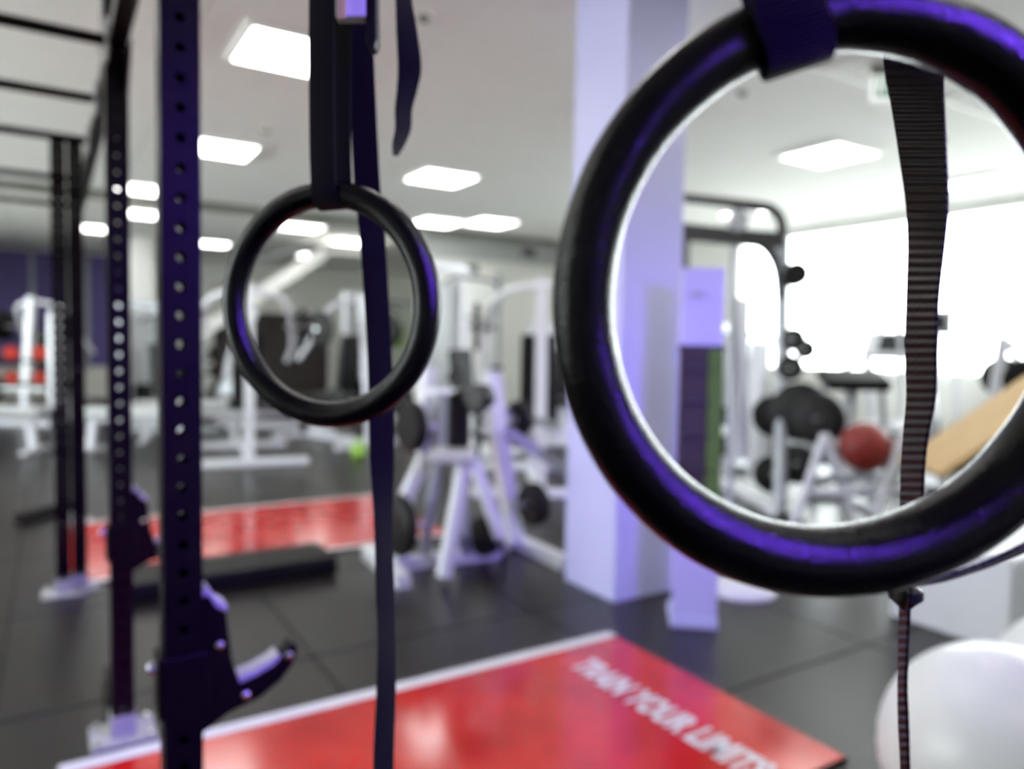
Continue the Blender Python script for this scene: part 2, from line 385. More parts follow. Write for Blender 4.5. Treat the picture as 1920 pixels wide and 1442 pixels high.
MB().box((0, (3.13 + 6.86) / 2 - 1.71, BZ), (.06, 3.7, .07)).build('long_beam', 'steel', rack, bevel=.004)
for y in (3.0, 3.75, 4.55, 5.7, 6.8):
    MB().tube([(-.03, y - 1.71, BZ - .02), (-1.9, y - 1.71, BZ - .02)], .02, 12).build('pull_up_bar', 'steel', rack, True)
    MB().box((-.035, y - 1.71, BZ - .02), (.012, .10, .13)).build('end_plate', 'liner', rack, bevel=.003)
MB().box((-1.9, 3.05, BZ), (.06, 4.1, .07)).build('far_beam', 'steel', rack, bevel=.004)
for y in (3.09, 6.9):
    o = post_mesh(2.65, .05).build('post', 'steel', rack); o.location = (-1.98, y - 1.71, 0)
gb = (G(35, 985), G(128, 958)); MB().bar(gb[0] - Vector((RX, 1.71, -.05)), gb[1] - Vector((RX, 1.71, -.05)), .085).build('floor_brace', 'steel', rack)
# gusset between middle post and beam, pale grey plate on top
MB().prism([(0, 0), (.16, 0), (0, -.16)], (.034, 3.05 - 1.71, BZ - .035), (0, -1, 0), (0, 0, 1), (1, 0, 0), .006).build('gusset', 'steel', rack)
MB().box((-.045, 3.09 - 1.71, BZ + .08), (.012, .075, .22)).build('side_plate', 'liner', rack)
# foot brace beside the middle post
MB().box((0, 3.09 - 1.71 + .30, .035), (.062, .5, .06)).build('floor_brace', 'steel', rack, bevel=.004)
# j-hooks
def hook(y, z, lab, dx=0):
    o = empty('rack_hook', (RX + dx, y, z), lab, 'hook', group='rack hooks')
    yy = -PW / 2 - .004
    # wrap bracket round the post
    MB().box((0, -PW / 2 - .004, .02), (PW + .024, .008, .13)).build('bracket', 'steel', o, bevel=.002)
    MB().box((-PW / 2 - .008, -.002, .02), (.008, PW + .012, .13)).build('bracket', 'steel', o, bevel=.002)
    prof = [(0, .205), (.012, .21), (.030, .18), (.050, .165), (.062, .05), (.078, -.005), (.115, .004), (.150, .018), (.176, .038), (.190, .060), (.203, .058), (.207, .036), (.195, .008), (.168, -.022), (.120, -.052), (.055, -.070), (.012, -.095), (0, -.10)]
    MB().prism(prof, (PW / 2, -.004, 0), (1, 0, 0), (0, 0, 1), (0, 1, 0), .05).build('hook_plate', 'steel', o, bevel=.003)
    MB().prism([(.077, -.006), (.115, .004), (.150, .018), (.168, .033), (.163, .043), (.146, .030), (.112, .016), (.074, .008)], (PW / 2, -.004, 0), (1, 0, 0), (0, 0, 1), (0, 1, 0), .054).build('liner', 'liner', o, bevel=.002)
    MB().prism([(.0, .215), (.012, .222), (.030, .192), (.052, .176), (.050, .160), (.028, .175), (.012, .205), (0, .2)], (PW / 2, -.004, 0), (1, 0, 0), (0, 0, 1), (0, 1, 0), .054).build('liner', 'liner', o, bevel=.002)
    for bx, bz in ((.035, .09), (.185, .035), (.09, -.035)):
        MB().lathe((PW / 2 + bx, -.029, bz), (0, -1, 0), [(0, .009), (.005, .009), (.008, .004)], 8).build('bolt', 'bolt', o)
    MB().lathe((-PW / 2 - .012, 0, .055), (-1, 0, 0), [(0, .012), (.014, .012), (.018, .008)], 10).build('locking_pin', 'bolt', o)
hook(1.71, .745, 'black steel bar hook with pale liner low on the nearest perforated post', .018)
hook(3.09, .73, 'black steel bar hook on the second perforated post, blurred')

# ------------------------------------------------------------------ rings and straps
def ring(name, C, n, a, b, q, lab):
    R, rr, c1, s1, c2, s2, e1, f1 = q; C, n, a, b = map(Vector, (C, n, a, b)); mb = MB(); NT, NS = 160, 32
    for i in range(NT):
        t = 2 * PI * i / NT; RR = R * (1 + c2 * math.cos(2 * t) + s2 * math.sin(2 * t)); r = rr * (1 + e1 * math.cos(t) + f1 * math.sin(t) + c1 * math.cos(2 * t) + s1 * math.sin(2 * t))
        r *= 1 + .006 * math.sin(9 * t + 1) + .005 * math.sin(17 * t)
        er = a * math.cos(t) + b * math.sin(t)
        for j in range(NS):
            s = 2 * PI * j / NS; mb.v.append(er * (RR + r * math.cos(s)) + n * (r * math.sin(s)))
    for i in range(NT):
        for j in range(NS): mb.f.append((i * NS + j, ((i + 1) % NT) * NS + j, ((i + 1) % NT) * NS + (j + 1) % NS, i * NS + (j + 1) % NS))
    o = mb.build(name, 'ring', None, True); o.location = C; return tag(o, lab, 'gym ring', 'gymnastic rings')
R1 = dict(C=(.21842, .67521, 1.53428), n=(.75909, .65063, .02174), a=(.64992, -.75933, .03203), b=(-.03735, .01019, .99925))
R2 = dict(C=(.25563, .17117, 1.51875), n=(.44633, .89182, .07377), a=(.89379, -.44832, .01216), b=(-.04391, -.06051, .9972))
ring('gym_ring', *[R1[k] for k in 'Cnab'], (.1015, .012, .0055, -.0003, -.0021, .0007, .0255, -.0064), 'smaller looking black gymnastic ring hanging left of centre, farther away')
ring('gym_ring', *[R2[k] for k in 'Cnab'], (.1015, .0127, -.0201, -.0124, -.0031, -.0005, .1018, -.0954), 'largest black gymnastic ring, close up at the right of the picture')
def ribbon(stations, th=.0013):   # (point, half width vector)
    mb = MB(); mb.uv = []; L = 0; prev = None; n = len(stations); rows = []
    for i, (p, wv) in enumerate(stations):
        p = Vector(p); wv = Vector(wv)
        if prev is not None: L += (p - prev).length
        prev = p
        t = (Vector(stations[min(i + 1, n - 1)][0]) - Vector(stations[max(i - 1, 0)][0])).normalized()
        nn = t.cross(wv).normalized() * th / 2; row = []
        for k, (s, h) in enumerate(((-1, -1), (-.93, -1.2), (.93, -1.2), (1, -1), (1, 1), (.93, 1.2), (-.93, 1.2), (-1, 1))):
            row.append(len(mb.v)); mb.v.append(p + wv * s + nn * h); mb.uv.append((s * .5 + .5, L * 10))
        rows.append(row)
    for i in range(n - 1):
        for k in range(8): mb.f.append((rows[i][k], rows[i][(k + 1) % 8], rows[i + 1][(k + 1) % 8], rows[i + 1][k]))
    mb.f.append(tuple(reversed(rows[0]))); mb.f.append(tuple(rows[-1]))
    return mb
def smooth_path(pts, sub=8):   # Catmull-Rom on tuples
    out = []; n = len(pts)
    for i in range(n - 1):
        p0, p1, p2, p3 = pts[max(i - 1, 0)], pts[i], pts[i + 1], pts[min(i + 2, n - 1)]
        for k in range(sub):
            t = k / sub
            out.append(tuple(.5 * ((2 * b) + (-a + c) * t + (2 * a - 5 * b + 4 * c - d) * t * t + (-a + 3 * b - 3 * c + d) * t ** 3) for a, b, c, d in zip(p0, p1, p2, p3)))
    out.append(pts[-1]); return out
def view_strap(pts, sgn=1, W=.025, sub=8):  # (px, py, dist, seen width px): turned so that this much of it shows
    st = []
    for (x, y, d, wpx) in smooth_path(pts, sub):
        c = max(.04, min(1, wpx * d / FPX / W)); s = math.sqrt(max(0, 1 - c * c)) * sgn
        p_ = P(x, y, d); dr = (p_ - CAM).normalized(); rr_ = (RT - dr * RT.dot(dr)).normalized()
        ax = (rr_ * c + dr * s) * (W / 2); st.append((p_, ax))
    return st
def loop_strap(F, t, r, a0, a1, Rr, top):
    C, n, a, b = (Vector(F[k]) for k in 'Cnab'); er = a * math.cos(t) + b * math.sin(t); et = -a * math.sin(t) + b * math.cos(t); et = -et
    pts = []
    for i in range(4): pts.append((Rr + .03 * (1 - i / 3), -r, a0))
    for i in range(1, 12):
        A = PI * i / 12; pts.append((Rr - r * math.sin(A), -r * math.cos(A), a0 + (a1 - a0) * i / 12))
    for i in range(4): pts.append((Rr + .03 * i / 3, r, a1))
    out = [(C + er * R_ + n * N_ + et * A_, et * .0125) for R_, N_, A_ in pts]
    Z = Vector((0, 0, 1)); eh = Vector((et.x, et.y, 0)).normalized() * .0125
    for side in (0, -1):
        p0 = out[side][0]; ext = []
        for k in range(1, 13):
            q = p0 + Z * (top * k / 12) + (er - Z * er.z) * .03 * (1 - math.exp(-k)); ext.append((q, eh if k > 1 else (eh + et * .0125) / 2))
        out = list(reversed(ext)) + out if side == 0 else out + ext
    return out
# small ring strap
sp = empty('ring_strap', (.22, .675, 1.6), 'black webbing strap with pale cam buckle carrying the smaller ring', 'strap')
off1 = Vector((.22, .675, 1.6))
ribbon(loop_strap(R1, math.radians(90), .0142, -.0085 + .0175, .0092, .1015, .655)).build('webbing_loop', 'web', sp, True, off=off1)
ribbon(view_strap([(672, -60, .71, 46), (675, 60, .712, 50), (679, 160, .714, 50), (688, 340, .72, 49), (697, 430, .72, 47), (706, 560, .722, 45), (713, 700, .724, 45), (716, 850, .724, 45), (718, 940, .724, 36), (720, 1020, .722, 32), (722, 1100, .72, 33), (725, 1200, .72, 31), (724, 1300, .72, 35), (720, 1400, .72, 37), (718, 1520, .72, 38)])).build('webbing_tail', 'web', sp, True, off=off1)
ribbon(view_strap([(748, -90, .73, 22), (757, 0, .73, 29), (763, 60, .73, 38), (768, 125, .73, 43), (764, 165, .732, 38), (757, 205, .735, 31), (756, 240, .735, 28), (748, 270, .74, 22), (742, 292, .74, 8)], W=.024)).build('loose_end', 'web', sp, True, off=off1)
# buckle
bd = .672
def vbox(mb, x0, y0, x1, y1, d, dep):
    a = P((x0 + x1) / 2, (y0 + y1) / 2, d); Rm = Matrix((RT, FWD, UP)).transposed(); mb.box(a, ((x1 - x0) * d / FPX, dep, (y1 - y0) * d / FPX), Rm); return mb
bk = vbox(MB(), 632, -70, 692, 39, bd - .008, .014).build('buckle', 'cream', sp, bevel=.002, off=off1)
vbox(MB(), 633, -60, 648, 36, bd - .0165, .002).build('buckle_label', 'yellow', bk, off=Vector((0, 0, 0)) + off1)
pf = MB()
for x in (697,): pf.prism([(-.004, -.055), (.004, -.05), (.0045, -.012), (.003, .001), (-.003, .001), (-.0045, -.01)] and [(-.004, .06), (-.004, -.02), (-.001, -.028), (.004, -.026), (.006, -.02), (.005, .06)], P(x, 39, bd - .006), RT, UP, FWD, .018)
pf.build('buckle_frame', 'iron', sp, bevel=.001, off=off1)
MB().tube([P(622, -30, bd - .01), P(702, -30, bd - .01)], .003, 10).build('buckle_pin', 'chrome', sp, True, off=off1)
# big ring strap
off2 = Vector((.25, .17, 1.65))
sp2 = empty('ring_strap', off2, 'black webbing strap wrapped over the top of the biggest ring, tail seen through it', 'strap')
ribbon(loop_strap(R2, math.radians(109), .0150, -.002, .010, .1015, .665)).build('webbing_loop', 'web', sp2, True, off=off2)
ribbon(view_strap([(1700, -120, .345, 100), (1706, 0, .345, 102), (1711, 110, .345, 102), (1720, 200, .345, 88), (1729, 290, .345, 77), (1737, 380, .345, 68), (1736, 460, .345, 58), (1729, 560, .345, 50), (1726, 660, .345, 48), (1726, 745, .345, 45), (1716, 820, .345, 38), (1711, 880, .345, 36), (1709, 940, .345, 35), (1704, 1020, .345, 28), (1698, 1100, .345, 18), (1695, 1180, .345, 14), (1692, 1280, .345, 12), (1694, 1360, .345, 14), (1697, 1440, .345, 12), (1700, 1560, .345, 12)], sgn=-1)).build('webbing_tail', 'web2', sp2, True, off=off2)
k = MB(); c = P(1698, 1122, .343); k.lathe(c + UP * .006, -UP, [(0, .004), (.002, .0075), (.006, .0075), (.009, .004), (.011, .002)], 14).build('strap_keeper', 'pad', sp2, True, off=off2)
ribbon(view_strap([(1560, 1085, .31, 20), (1660, 1100, .31, 22), (1740, 1092, .31, 22), (1810, 1072, .31, 22), (1880, 1046, .31, 24), (1960, 1008, .312, 30), (2050, 960, .32, 40)], sgn=1)).build('strap_end', 'web2', sp2, True, off=off2)

# ------------------------------------------------------------------ red platforms
def platform(x0, x1, y0, y1, lab, border):
    o = empty('lifting_platform', ((x0 + x1) / 2, (y0 + y1) / 2, 0), lab, 'platform'); w_, d_ = x1 - x0, y1 - y0
    MB().box((0, 0, .008), (w_, d_, .016)).build('base', 'pad', o, bevel=.002)
    MB().box((0, -border / 2, .0175), (w_ - .02, d_ - border - .012, .003)).build('printed_top', 'redmat', o)
    MB().box((0, d_ / 2 - border / 2 - .004, .0175), (w_ - .01, border, .0034)).build('edge_strip', 'matwhite', o)
    return o
pl = platform(.0, 2.46, 1.57, 2.94, 'near red lifting platform with white lettering, in front of the column', .07)
pl2 = platform(.03, 2.66, 5.10, 6.82, 'far pale orange lifting platform beyond the rack posts', .05)
MB().box((0, -.835, .0182), (2.62, .05, .003)).build('edge_strip', 'matwhite', pl2)
def text(body, size, loc, rz, mat, parent):
    c = bpy.data.curves.new('lettering', 'FONT'); c.body = body; c.size = size; c.extrude = .0006; c.space_character = 1.05; c.align_x = 'CENTER'; c.align_y = 'CENTER'; c.offset = .005
    to = bpy.data.objects.new('lettering', c); COL.objects.link(to); dg = bpy.context.evaluated_depsgraph_get(); dg.update()
    me = bpy.data.meshes.new_from_object(to.evaluated_get(dg)); bpy.data.objects.remove(to)
    me.transform(Matrix.Diagonal((1, 1.75, 1, 1))); me.materials.clear(); me.materials.append(mt[mat]); o = bpy.data.objects.new('lettering', me); COL.objects.link(o); o.parent = parent; o.location = loc; o.rotation_euler = (0, 0, rz)
    return o
text('TRAIN YOUR LIMITS', .112, (2.09 - 1.23, 2.175 - 2.255, .0205), -PI / 2, 'letter', pl)
# black low board on the floor between the platforms
g1 = G(240, 1140); g2 = G(612, 1082)
simple('floor_board', 'iron', MB().box((.95, 4.83, .055), (1.25, .42, .11)), 'low dark step board lying between the two platforms', 'step board', bevel=.012)

# ------------------------------------------------------------------ tall stand in front of the column
g = G(1300, 1176); st = empty('display_stand', (g.x, g.y, 0), 'tall slim stand with lavender header and dark green shelves beside the column', 'stand', math.radians(-40))
MB().box((0, .10, .03), (.25, .26, .06)).build('base', 'lav', st, bevel=.006)
MB().box((0, 0, .32), (.235, .03, .56)).build('lower_panel', 'lav', st, bevel=.004)
MB().box((-.03, .03, 1.05), (.16, .10, .90)).build('body', 'darkpanel', st, bevel=.004)
MB().box((.075, .02, 1.05), (.075, .12, .90)).build('side_strip', 'green', st, bevel=.006)
for z in (.68, .86, 1.04, 1.22, 1.40): MB().box((-.03, -.03, z), (.165, .03, .012)).build('shelf', 'dframe', st)
MB().box((.0, .02, 1.72), (.22, .03, .42)).build('header', 'lav', st, bevel=.004)
MB().box((0, .02, 1.505), (.24, .06, .03)).build('ledge', 'dframe', st)
MB().box((-.03, .0, 1.79), (.07, .006, .028)).build('print', 'gframe', st)

# ------------------------------------------------------------------ gym balls
def ball(px, d, r, lab):
    q = P(px, 1300, d); o = MB()
    prof = []
    for i in range(1, 40):
        A = PI * i / 40; h = -math.cos(A) * r; rad = math.sin(A) * r
        if abs(h) < r * .75: rad += .0012 * math.cos(h / r * 44)
        prof.append((h, rad))
    return tag(simple('gym_ball', 'ball', o.lathe((q.x, q.y, r * .985), Vector((.1, .15, 1)), prof, 64), lab, 'ball', smooth=True), lab, 'ball', 'white exercise balls')
ball(1882, 2.15, .325, 'large white exercise ball on the floor at the lower right')
ball(2062, 2.50, .325, 'white exercise ball at the right frame edge, behind the first ball')

exec_parts = True
# ------------------------------------------------------------------ machine builders
def disc(c, axis, r, th, mat, parent, name='weight_plate', off=None):
    prof = [(-th / 2, r * .3), (-th / 2, r * .88), (-th * .35, r * .97), (0, r), (th * .35, r * .97), (th / 2, r * .88), (th / 2, r * .3), (th * .3, r * .26)]
    return MB().lathe(c, axis, prof, 32).build(name, mat, parent, True, off=off)
def T(name, pts, r, mat, parent, off=None, sq=False):
    mb = MB()
    if sq:
        for i in range(len(pts) - 1): mb.bar(pts[i], pts[i + 1], r * 2)
    else: mb.tube(smooth_path([tuple(p) for p in pts], 5) if len(pts) > 2 else pts, r, 12)
    return mb.build(name, mat, parent, not sq, off=off)
def bx(name, c, s, mat, parent, bevel=.01, R=None): return MB().box(c, s, R).build(name, mat, parent, bevel=bevel)
RX_ = lambda a: Matrix.Rotation(a, 3, 'X')
def cable_tower(loc, rz, lab, h=2.05, frame='wframe'):
    o = empty('weight_machine', loc, lab, 'gym machine', rz)
    bx('base', (0, 0, .04), (.62, 1.25, .06), frame, o, .01)
    for x in (-.26, .26): bx('upright', (x, .5, h / 2), (.07, .12, h), frame, o)
    bx('top_beam', (0, .5, h - .04), (.6, .14, .1), frame, o); bx('shroud', (0, .54, h * .5), (.42, .03, h * .82), 'gpad', o)
    bx('weight_stack', (0, .46, .36), (.2, .1, .5), 'iron', o, .004)
    for x in (-.06, .06): T('guide_rod', [(x, .46, .07), (x, .46, h - .08)], .01, 'chrome', o)
    T('arm', [(0, .45, h - .1), (0, .1, h - .12), (0, -.05, h - .16)], .03, frame, o)
    T('handlebar', [(-.4, -.05, h - .3), (-.25, -.05, h - .22), (.25, -.05, h - .22), (.4, -.05, h - .3)], .016, 'dframe', o)
    T('cable', [(0, -.05, h - .16), (0, -.05, h - .22)], .006, 'dframe', o)
    bx('seat', (0, -.15, .5), (.36, .38, .08), 'pad', o, .02); bx('seat_post', (0, -.12, .26), (.08, .08, .42), frame, o); bx('backrest', (0, .12, .85), (.3, .08, .6), 'pad', o, .02, RX_(-.12))
    return o
def flat_bench(loc, rz, lab, pad='pad'):
    o = empty('bench', loc, lab, 'bench', rz)
    bx('pad', (0, .0, .44), (.30, 1.2, .08), pad, o, .02); bx('rail', (0, 0, .36), (.06, 1.05, .07), 'wframe', o)
    for y in (-.45, .45):
        T('leg', [(0, y, .34), (0, y * 1.08, .05)], .035, 'wframe', o, sq=True); bx('foot', (0, y * 1.1, .025), (.5, .06, .05), 'wframe', o)
    return o
def treadmill(loc, rz, lab):
    o = empty('treadmill', loc, lab, 'treadmill', rz)
    bx('deck', (0, 0, .12), (.8, 1.8, .16), 'gframe', o, .02); bx('belt', (0, -.1, .205), (.52, 1.5, .012), 'pad', o, .002)
    bx('motor_cover', (0, .78, .27), (.74, .35, .2), 'wframe', o, .04)
    for x in (-.38, .38):
        T('upright', [(x, .8, .2), (x, .62, 1.15)], .04, 'wframe', o, sq=True); T('handrail', [(x, .62, 1.12), (x, .35, 1.05), (x, .05, .95)], .022, 'dframe', o)
    cn = bx('console', (0, .62, 1.28), (.82, .10, .34), 'wframe', o, .03, RX_(-.4)); bx('screen', (0, .575, 1.31), (.42, .02, .22), 'screen', cn, .004, RX_(-.4))
    T('console_arc', [(-.34, .72, 1.42), (-.2, .74, 1.53), (0, .75, 1.57), (.2, .74, 1.53), (.34, .72, 1.42)], .022, 'gframe', o)
    return o
def elliptical(loc, rz, lab):
    o = empty('cross_trainer', loc, lab, 'cross trainer', rz)
    bx('base', (0, 0, .05), (.14, 1.7, .08), 'wframe', o); bx('front_foot', (0, .8, .04), (.6, .1, .07), 'dframe', o); bx('rear_foot', (0, -.8, .04), (.6, .1, .07), 'dframe', o)
    disc((0, .45, .42), (1, 0, 0), .36, .16, 'gframe', o, 'flywheel_cover'); disc((.09, .45, .42), (1, 0, 0), .15, .03, 'dframe', o, 'crank'); disc((-.09, .45, .42), (1, 0, 0), .15, .03, 'dframe', o, 'crank')
    T('mast', [(0, .75, .1), (0, .62, .9), (0, .5, 1.45)], .045, 'wframe', o)
    for x, dy in ((-.25, .12), (.25, -.1)):
        T('arm', [(x, .5 + dy, .5), (x, .55, 1.0), (x * 1.1, .4 - dy, 1.35), (x * 1.1, .28 - dy, 1.62)], .022, 'wframe', o)
        T('link', [(x, .5 + dy, .5), (x * .9, -.1, .38), (x * .7, -.6, .3)], .028, 'wframe', o); bx('pedal', (x * .95, -.15 + dy, .43), (.15, .36, .06), 'pad', o, .015)
    cn = bx('console', (0, .46, 1.5), (.36, .06, .26), 'gframe', o, .02, RX_(-.4)); bx('screen', (0, .425, 1.5), (.24, .02, .16), 'screen', cn, .004, RX_(-.4))
    return o
def dumbbell(loc, rz, r, lab, grp, head='iron'):
    o = empty('dumbbell', loc, lab, 'dumbbell', rz, grp)
    T('handle', [(0, -.13, 0), (0, .13, 0)], .016, 'chrome', o)
    for y in (-.1, .1): MB().lathe((0, y, 0), (0, 1, 0), [(-.045, r * .85), (-.035, r), (.035, r), (.045, r * .85)], 12).build('head', head, o, True)
    return o
ORD = ('first', 'second', 'third', 'fourth', 'fifth', 'sixth', 'seventh', 'eighth', 'ninth', 'tenth')
def db_rack(loc, rz, lab, L=1.9, n=8, tag_='', heads=('iron',), rows=(.42, .74, 1.02)):
    o = empty('dumbbell_rack', loc, lab, 'rack', rz)
    for x in (-L / 2, L / 2):
        T('upright', [(x, .2, .02), (x, .05, 1.1)], .03, 'dframe', o, sq=True); bx('foot', (x, 0, .03), (.06, .6, .05), 'dframe', o)
    Rm = Matrix.Rotation(rz, 3, 'Z'); grp = 'dumbbells on ' + tag_
    for k, z in enumerate(rows):
        y = .16 - .15 * z
        bx('shelf', (0, y - .05, z - .1), (L, .32, .03), 'dframe', o, .004)
        for i in range(n):
            x = -L / 2 + L * (i + .5) / n; w_ = Rm @ Vector((x, y - .05, z)); r = .055 + .012 * k
            grow(dumbbell((loc[0] + w_.x * 1.25, loc[1] + w_.y * 1.25, (z - .085 + r) * 1.25), rz, r, '%s %s dumbbell from the left on the %s tier of %s' % (ORD[i], 'red' if heads[k % len(heads)] == 'red' else 'black', ('lower', 'middle', 'top')[k], tag_), grp + ', %s tier' % ('lower', 'middle', 'top')[k], heads[k % len(heads)]))
    return o
def press_machine(loc, rz, lab, frame='wframe'):
    o = empty('press_machine', loc, lab, 'gym machine', rz)
    bx('base', (0, 0, .04), (.09, 1.4, .07), frame, o); bx('foot', (0, -.65, .04), (.9, .09, .07), frame, o); bx('foot', (0, .65, .04), (1.1, .09, .07), frame, o)
    T('upright', [(0, .6, .05), (0, .45, 1.75)], .045, frame, o, sq=True); T('support', [(0, -.4, .05), (0, -.1, .5)], .04, frame, o, sq=True)
    bx('seat', (0, -.15, .54), (.36, .4, .09), 'pad', o, .025); bx('backrest', (0, .2, .95), (.3, .09, .7), 'pad', o, .025, RX_(-.18))
    for s in (-1, 1):
        T('lever', [(0, .45, 1.7), (s * .35, .3, 1.6), (s * .45, .05, 1.2), (s * .42, -.2, 1.0)], .03, frame, o)
        T('grip', [(s * .42, -.2, 1.0), (s * .3, -.25, 1.0)], .018, 'pad', o); T('plate_peg', [(s * .35, .35, 1.35), (s * .6, .35, 1.35)], .022, 'chrome', o)
        disc((s * .52, .35, 1.35), (1, 0, 0), .2, .05, 'iron', o); disc((s * .5, .6, .5), (1, 0, 0), .2, .05, 'iron', o); T('plate_peg', [(s * .05, .6, .5), (s * .6, .6, .5)], .022, 'chrome', o)
    return o

# ------------------------------------------------------------------ plate loaded machine in the middle
D = 4.95
root = G(860, 1085); mo = empty('plate_loaded_machine', (root.x, root.y, 0), 'white and violet plate loaded machine left of the lavender column', 'gym machine')
R0 = Vector((root.x, root.y, 0))
def t2(name, pts, r, mat='wframe', sq=True): return T(name, [Vector(p) for p in pts], r, mat, mo, off=R0, sq=sq)
up4 = Vector((0, 0, .04))
t2('base_rail', [G(690, 1046) + up4, G(757, 1104) + up4], .045)
t2('base_rail', [G(745, 1068) + up4, G(930, 1046) + up4], .04)
t2('base_rail', [G(945, 1012) + up4, G(1060, 1068) + up4], .045)
t2('base_rail', [G(930, 1046) + up4, G(952, 1012) + up4], .04)
t2('tall_upright', [P(922, 700, 5.25), P(935, 820, 5.2), G(967, 1030) + up4], .05)
t2('left_upright', [P(806, 690, 5.3), P(800, 740, 5.25), P(795, 860, 5.1), P(762, 930, 5.05), G(748, 1072) + up4], .04)
t2('front_leg', [P(872, 862, 4.75), G(832, 1094) + up4], .036)
t2('rear_leg', [P(888, 862, 4.9), P(936, 1000, 4.9), G(945, 1040) + up4], .035)
t2('strut', [P(855, 862, 5.0), P(870, 1000, 5.0), G(878, 1052) + up4], .03, 'gframe')
t2('strut', [P(822, 865, 5.0), P(800, 1000, 5.0), G(795, 1062) + up4], .028, 'gframe')
t2('crossbar', [P(800, 735, 5.2), P(862, 738, 5.1), P(925, 735, 5.25)], .03)
t2('cross_arm', [P(945, 805, 5.2), P(1060, 880, 5.3)], .04, 'gframe')
t2('cross_arm', [P(925, 770, 5.3), P(1050, 800, 5.6)], .03, 'gframe')
t2('guide_post', [P(828, 740, 5.15), P(822, 860, 5.05)], .05, 'gframe')
def yawbox(name, px, py, d, s, mat, bev=.02, extra=0):
    Rm = Matrix.Rotation(-YAW + extra, 3, 'Z'); return MB().box(P(px, py, d), s, Rm).build(name, mat, mo, bevel=bev, off=R0)
yawbox('backrest', 860, 788, 4.85, (.15, .09, .36), 'pad'); yawbox('seat', 850, 853, 4.78, (.29, .34, .075), 'gpad')
t2('roller', [P(855, 748, 4.8), P(890, 744, 4.8)], .06, 'pad', False); disc(P(900, 744, 4.75), (RT * .5 + FWD * .85).normalized(), .085, .14, 'pad', mo, 'roller_end', R0)
for (x, y, d, r_) in ((772, 800, 5.0, .175), (748, 985, 4.85, .205), (973, 785, 5.35, .13), (1000, 945, 5.2, .155), (908, 1005, 5.1, .14)):
    disc(P(x, y, d), (RT * .8 + FWD * .6).normalized(), r_, .09, 'iron', mo, 'weight_plate', R0)
t2('plate_peg', [P(772, 800, 5.0), P(820, 800, 5.05)], .022, 'chrome', False); t2('plate_peg', [P(720, 985, 4.85), P(800, 985, 4.95)], .022, 'chrome', False)
t2('plate_peg', [P(940, 790, 5.25), P(990, 785, 5.35)], .022, 'chrome', False); t2('plate_peg', [P(955, 945, 5.1), P(1018, 945, 5.25)], .022, 'chrome', False)
MB().tube([P(842, 715, 5.2), P(850, 690, 5.2), P(865, 690, 5.2), P(868, 715, 5.2)], .022, 10).build('handle', 'pad', mo, True, off=R0)

# ------------------------------------------------------------------ dark cable frame right of the column
DF = 6.9
rt_ = G(1462, 972); fo = empty('cable_frame', (rt_.x, rt_.y, 0), 'tall dark cable crossover frame with arched corner right of the column', 'gym machine')
F0 = Vector((rt_.x, rt_.y, 0))
def t3(name, pts, r, mat='dframe', sq=False): return T(name, [Vector(p) for p in pts], r, mat, fo, off=F0, sq=sq)
t3('right_upright', [G(1462, 972), P(1466, 700, DF), P(1468, 440, DF)], .062, 'gframe')
t3('arched_corner', [P(1468, 445, DF), P(1464, 412, DF), P(1445, 392, DF), P(1400, 384, DF)], .048)
t3('upper_bar', [P(1402, 384, DF), P(1340, 377, 7.0), P(1200, 362, 7.2)], .045)
t3('cross_beam', [P(1468, 452, DF), P(1380, 445, 6.95), P(1200, 426, 7.1)], .07, sq=True)
t3('corner_brace', [P(1466, 560, DF), P(1458, 500, DF), P(1435, 462, DF), P(1405, 452, DF)], .05)
t3('mast', [P(1385, 380, 7.0), P(1383, 455, 7.0)], .06, 'gframe')
t3('left_upright', [G(1287, 950), P(1286, 700, 7.1), P(1284, 430, 7.1)], .045)
t3('inner_column', [P(1378, 455, 7.0), P(1374, 560, 7.0), G(1368, 960)], .035, 'gframe')
t3('foot_bar', [G(1462, 972) + up4, G(1340, 905) + up4], .06, 'wframe')
t3('foot_bar', [G(1462, 972) + up4, G(1500, 990) + up4], .05, 'dframe')
disc(P(1384, 415, 6.85), FWD, .1, .06, 'gframe', fo, 'pulley', F0)
disc(P(1490, 515, 6.85), FWD, .115, .18, 'pad', fo, 'handle_roller', F0)
t3('handle_peg', [P(1462, 515, 6.87), P(1495, 515, 6.85)], .02, 'chrome')
for (x, y, d, r_) in ((1488, 636, 6.8, .11), (1482, 690, 6.8, .12), (1510, 655, 7.0, .10), (1500, 772, 6.7, .27), (1535, 785, 6.5, .23), (1495, 870, 6.7, .18), (1449, 780, 7.0, .2), (1447, 890, 7.0, .18)):
    disc(P(x, y, d), (RT * .6 + FWD * .8).normalized(), r_, .07, 'iron', fo, 'weight_plate', F0)
    t3('plate_peg', [P(1464, y, DF), P(x, y, d - .05)], .02, 'chrome')
t3('side_panel', [P(1392, 560, 7.0), P(1386, 860, 7.0)], .05, 'wframe', True); t3('side_panel', [P(1425, 640, 7.4), P(1420, 900, 7.4)], .07, 'wframe', True)

